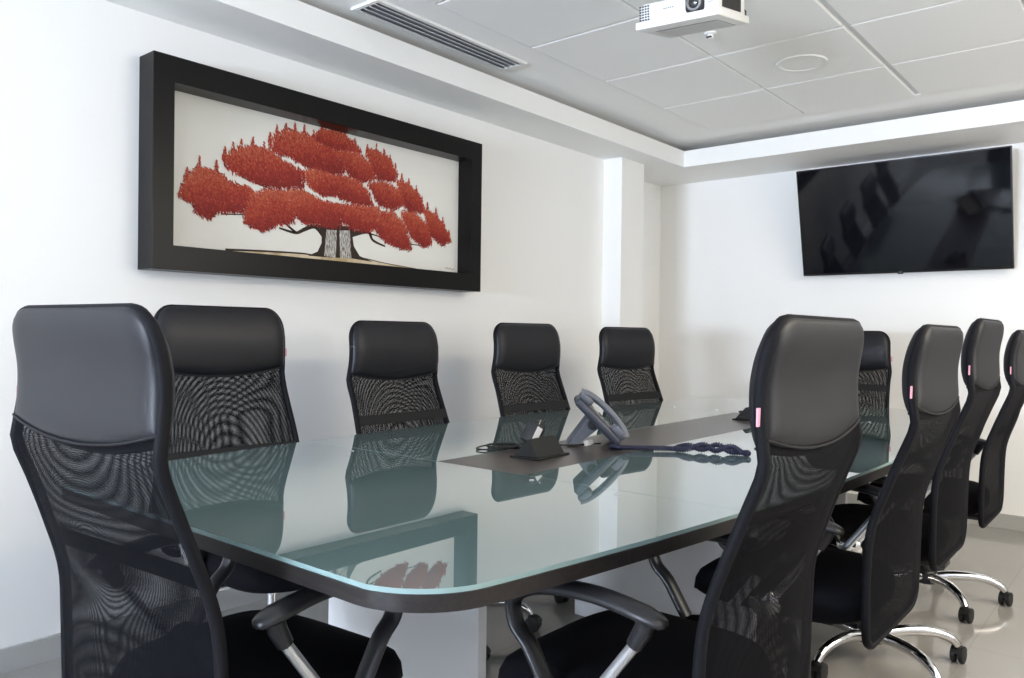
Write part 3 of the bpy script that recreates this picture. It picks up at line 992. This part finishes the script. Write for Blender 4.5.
# coiled cord, lying on the glass
Wm = Matrix.Translation(ph.location) @ Matrix.Rotation(math.atan2(.6, .8), 4, 'Z')
Wi = Wm.inverted()
def coil(path, rad, pitch, wire, z0):
    """helix along a smoothed ground path; returns points in the phone's space"""
    P = smooth_path(path, 14)
    out = []
    ph_ = 0.
    for i in range(len(P) - 1):
        d = P[i + 1] - P[i]
        Ld = d.length
        t = d.normalized()
        nn = Vector((-t.y, t.x, 0))
        if nn.length < 1e-6:
            nn = Vector((1, 0, 0))
        nn.normalize()
        bb = t.cross(nn)
        m = max(1, round(Ld / pitch * 12))
        for k in range(m):
            q = P[i] + d * (k / m)
            out.append(Wi @ (q + nn * math.cos(ph_) * rad + bb * math.sin(ph_) * rad))
            ph_ += 2 * PI * (Ld / m) / pitch
    return out
zc_ = .7505 + .0095
A_ = [(-1.375, 2.150, zc_), (-1.335, 2.150, zc_), (-1.27, 2.20, zc_), (-1.21, 2.245, zc_), (-1.165, 2.262, zc_), (-1.125, 2.300, zc_ + .016), (-1.085, 2.300, zc_), (-1.045, 2.322, zc_ + .016), (-1.005, 2.315, zc_ + .002), (-.985, 2.315, zc_)]
B_ = [(-.985, 2.315, zc_), (-1.0, 2.333, zc_), (-1.045, 2.316, zc_), (-1.085, 2.314, zc_ + .018), (-1.125, 2.290, zc_), (-1.165, 2.280, zc_ + .012), (-1.21, 2.275, zc_), (-1.26, 2.235, zc_ + .003), (-1.33, 2.18, zc_), (-1.38, 2.17, zc_)]
b = MB()
b.tube(coil(A_, .0062, .0066, .0019, zc_), .0030, 6)
b.build('coiled_cord', M['cord'], ph, smooth=60)
b = MB()
b.tube(coil(B_[:7], .0062, .0066, .0019, zc_), .0030, 6)
b.build('coiled_cord', M['cord'], ph, smooth=60)
# line cable with a white tag
b = MB(); cb = [Wi @ Vector(p) for p in smooth_path([(-1.455, 2.215, .7545), (-1.50, 2.12, .7545), (-1.535, 2.085, .7545), (-1.56, 2.07, .7545)], 6)]
b.tube(cb, .0028, 7); lc = b.build('line_cable', M['cable'], ph)
b = MB(); b.box((-.021, -.005, -.0045), (.021, .005, .0125), bevel=.001, rot=Matrix.Rotation(math.radians(70), 3, 'Z'))
o = b.build('cable_tag', M['paper'], lc, smooth=0, loc=Wi @ Vector((-1.468, 2.165, .7575))); o.rotation_euler = (0, math.radians(-12), math.radians(-16))

# black wedge-shaped socket boxes set on the strip
def socket_box(loc, rz, label, group):
    t = thing('socket_box', label, 'socket box', loc, rz, group)
    b = MB(); b.box((-.058, -.084, 0), (.048, .084, .006), bevel=.002); b.build('base_plate', M['box'], t)
    # long front and back slopes, triangular ends; length runs along y
    b = MB()
    pr = [(.036, 0, .006), (.006, 0, .056), (.002, 0, .058), (-.006, 0, .056), (-.048, 0, .006)]
    b.prism([(x, -.074, z) for x, _, z in pr], (0, .148, 0))
    for v in b.bm.verts:
        if v.co.z > .04:
            v.co.y *= .90
    bmesh.ops.bevel(b.bm, geom=list(b.bm.edges), offset=.0015, segments=1, affect='EDGES')
    b.build('cover', M['box'], t, smooth=20)
    for yy in (-.04, .02):
        b = MB()
        b.box((-.035, yy - .016, .022), (-.030, yy + .016, .040), rot=Matrix.Rotation(math.radians(-43), 3, 'Y'))
        b.build('socket', M['dark'], t, smooth=0)
    return t
GB = 'black socket boxes on the table strip'
socket_box((-1.452, 1.888, TZ - .001), math.radians(4), 'black wedge socket box on the near end of the dark centre strip', GB)

ad = thing('power_adapter', 'black power plug with white label standing behind the near socket box', 'adapter', (-1.515, 1.925, .7495))
b = MB(); b.box((-.022, -.026, .026), (.022, .026, .092), bevel=.007, seg=3, rot=Euler((math.radians(-24), math.radians(14), 0)).to_matrix(), piv=(0, 0, .06)); bo = b.build('plug_body', M['plastic'], ad)
b = MB(); b.box((.0215, -.022, .036), (.0235, .006, .084), rot=Euler((math.radians(-24), math.radians(14), 0)).to_matrix(), piv=(0, 0, .06)); b.build('label', M['paper'], bo, smooth=0)
b = MB(); b.box((-.013, .008, .068), (.013, .045, .094), bevel=.005, rot=Euler((math.radians(-20), 0, 0)).to_matrix()); b.build('plug_cap', M['dark'], bo)
b = MB()
b.tube(smooth_path([(0, .035, .085), (0, .05, .098), (-.03, .06, .075), (-.06, .03, .02), (-.09, -.02, .006), (-.125, -.06, .005), (-.15, -.02, .005), (-.12, .05, .006), (-.07, .06, .010), (-.05, .0, .008), (-.09, -.05, .011), (-.14, -.055, .012), (-.16, .0, .011), (-.10, .08, .006), (-.03, .13, .005), (-.02, .145, .005)], 6), .003, 7)
b.build('cable', M['cable'], ad)
b = MB()
b.tube(smooth_path([(-.005, .0, .045), (-.03, -.01, .03), (-.06, -.03, .012), (-.10, -.075, .006), (-.15, -.09, .005), (-.175, -.04, .006), (-.14, .03, .013), (-.08, .035, .013), (-.05, -.02, .014), (-.10, -.08, .013)], 6), .0026, 7)
b.build('cable', M['cable'], ad)
b = MB(); b.tube(smooth_path([(.004, .03, .085), (.012, .026, .10), (.016, .01, .085), (.02, .0, .066)], 5), .0016, 6); b.build('loop_wire', M['silver'], ad)

fb = socket_box((-1.422, 3.372, TZ - .001), math.radians(4), 'black socket box on the far part of the strip, half hidden by a big headrest', GB)
pa = thing('power_plug', 'black plug with red face at the far socket box beside the big headrest', 'plug', (-1.345, 3.375, TZ - .001))
b = MB(); b.box((-.02, -.02, .022), (.02, .03, .070), bevel=.008, seg=3); pb = b.build('plug_body', M['plastic'], pa)
b = MB(); b.box((-.012, -.0225, .032), (.012, -.0195, .06), bevel=.001); b.build('red_face', M['red'], pb)
b = MB(); b.tube(smooth_path([(0, .03, .06), (.01, .06, .065), (.03, .10, .03), (.05, .15, .005), (.04, .25, .004)], 6), .003, 7); b.build('cable', M['cable'], pa)

# ------------------------------------------------------------------ light and camera
def area(name, loc, rot, sx, sy, power, color):
    l = bpy.data.lights.new(name, 'AREA')
    l.shape = 'RECTANGLE'
    l.size, l.size_y = sx, sy
    l.energy = power
    l.color = color
    o = bpy.data.objects.new(name, l)
    COL.objects.link(o)
    o.location = loc
    o.rotation_euler = rot
    return o
# daylight comes in through the window behind the viewer; unseen side and ceiling fill lights are added on the right to brighten the room
area('window_daylight', (-1.35, FY - .55, 1.0), (math.radians(136), 0, 0), 1.8, 1.0, 690, (.82, .94, 1.14))
area('added_side_fill', (RX + .16, (VY0 + VY1) / 2, (WZ0 + WZ1) / 2), (0, math.radians(90), 0), WZ1 - WZ0, VY1 - VY0, 25, (1.08, 1.0, .88))
area('added_ceiling_fill', (1.3, 2.5, ZC - .012), (0, 0, 0), .9, 3.0, 56, (1.14, 1.0, .78))

w = bpy.data.worlds.new('daylight')
scene.world = w
w.use_nodes = True
w.node_tree.nodes['Background'].inputs['Color'].default_value = (.75, .85, 1, 1)
w.node_tree.nodes['Background'].inputs['Strength'].default_value = 1.0

H, F = 1.12, 791.
yaw, pit, rol = .6945, -.008, .0127
c_, s_ = math.cos(rol), math.sin(rol)
def wv(u, v):
    fw, up = -math.sin(pit) * v, math.cos(pit) * v
    return Vector((-math.sin(yaw) * fw + math.cos(yaw) * u, math.cos(yaw) * fw + math.sin(yaw) * u, up))
right, upv = wv(c_, s_), wv(-s_, c_)
fwd = Vector((-math.sin(yaw) * math.cos(pit), math.cos(yaw) * math.cos(pit), math.sin(pit)))
cam = bpy.data.cameras.new('camera')
cam.sensor_width = 36
cam.lens = 36 * F / 1024
cam.clip_start = .05
co = bpy.data.objects.new('camera', cam)
COL.objects.link(co)
m3 = Matrix((right, upv, -fwd)).transposed()
co.matrix_world = Matrix.Translation((0, 0, H)) @ m3.to_4x4()
scene.camera = co

vs = scene.view_settings
vs.view_transform = 'Standard'
vs.look = 'None'
vs.gamma = 1
vs.use_curve_mapping = False
vs.exposure = 0.66
cy = scene.cycles
cy.use_denoising = True
cy.max_bounces = 12
cy.diffuse_bounces = 7
cy.glossy_bounces = 6
cy.transparent_max_bounces = 24
cy.sample_clamp_indirect = 8
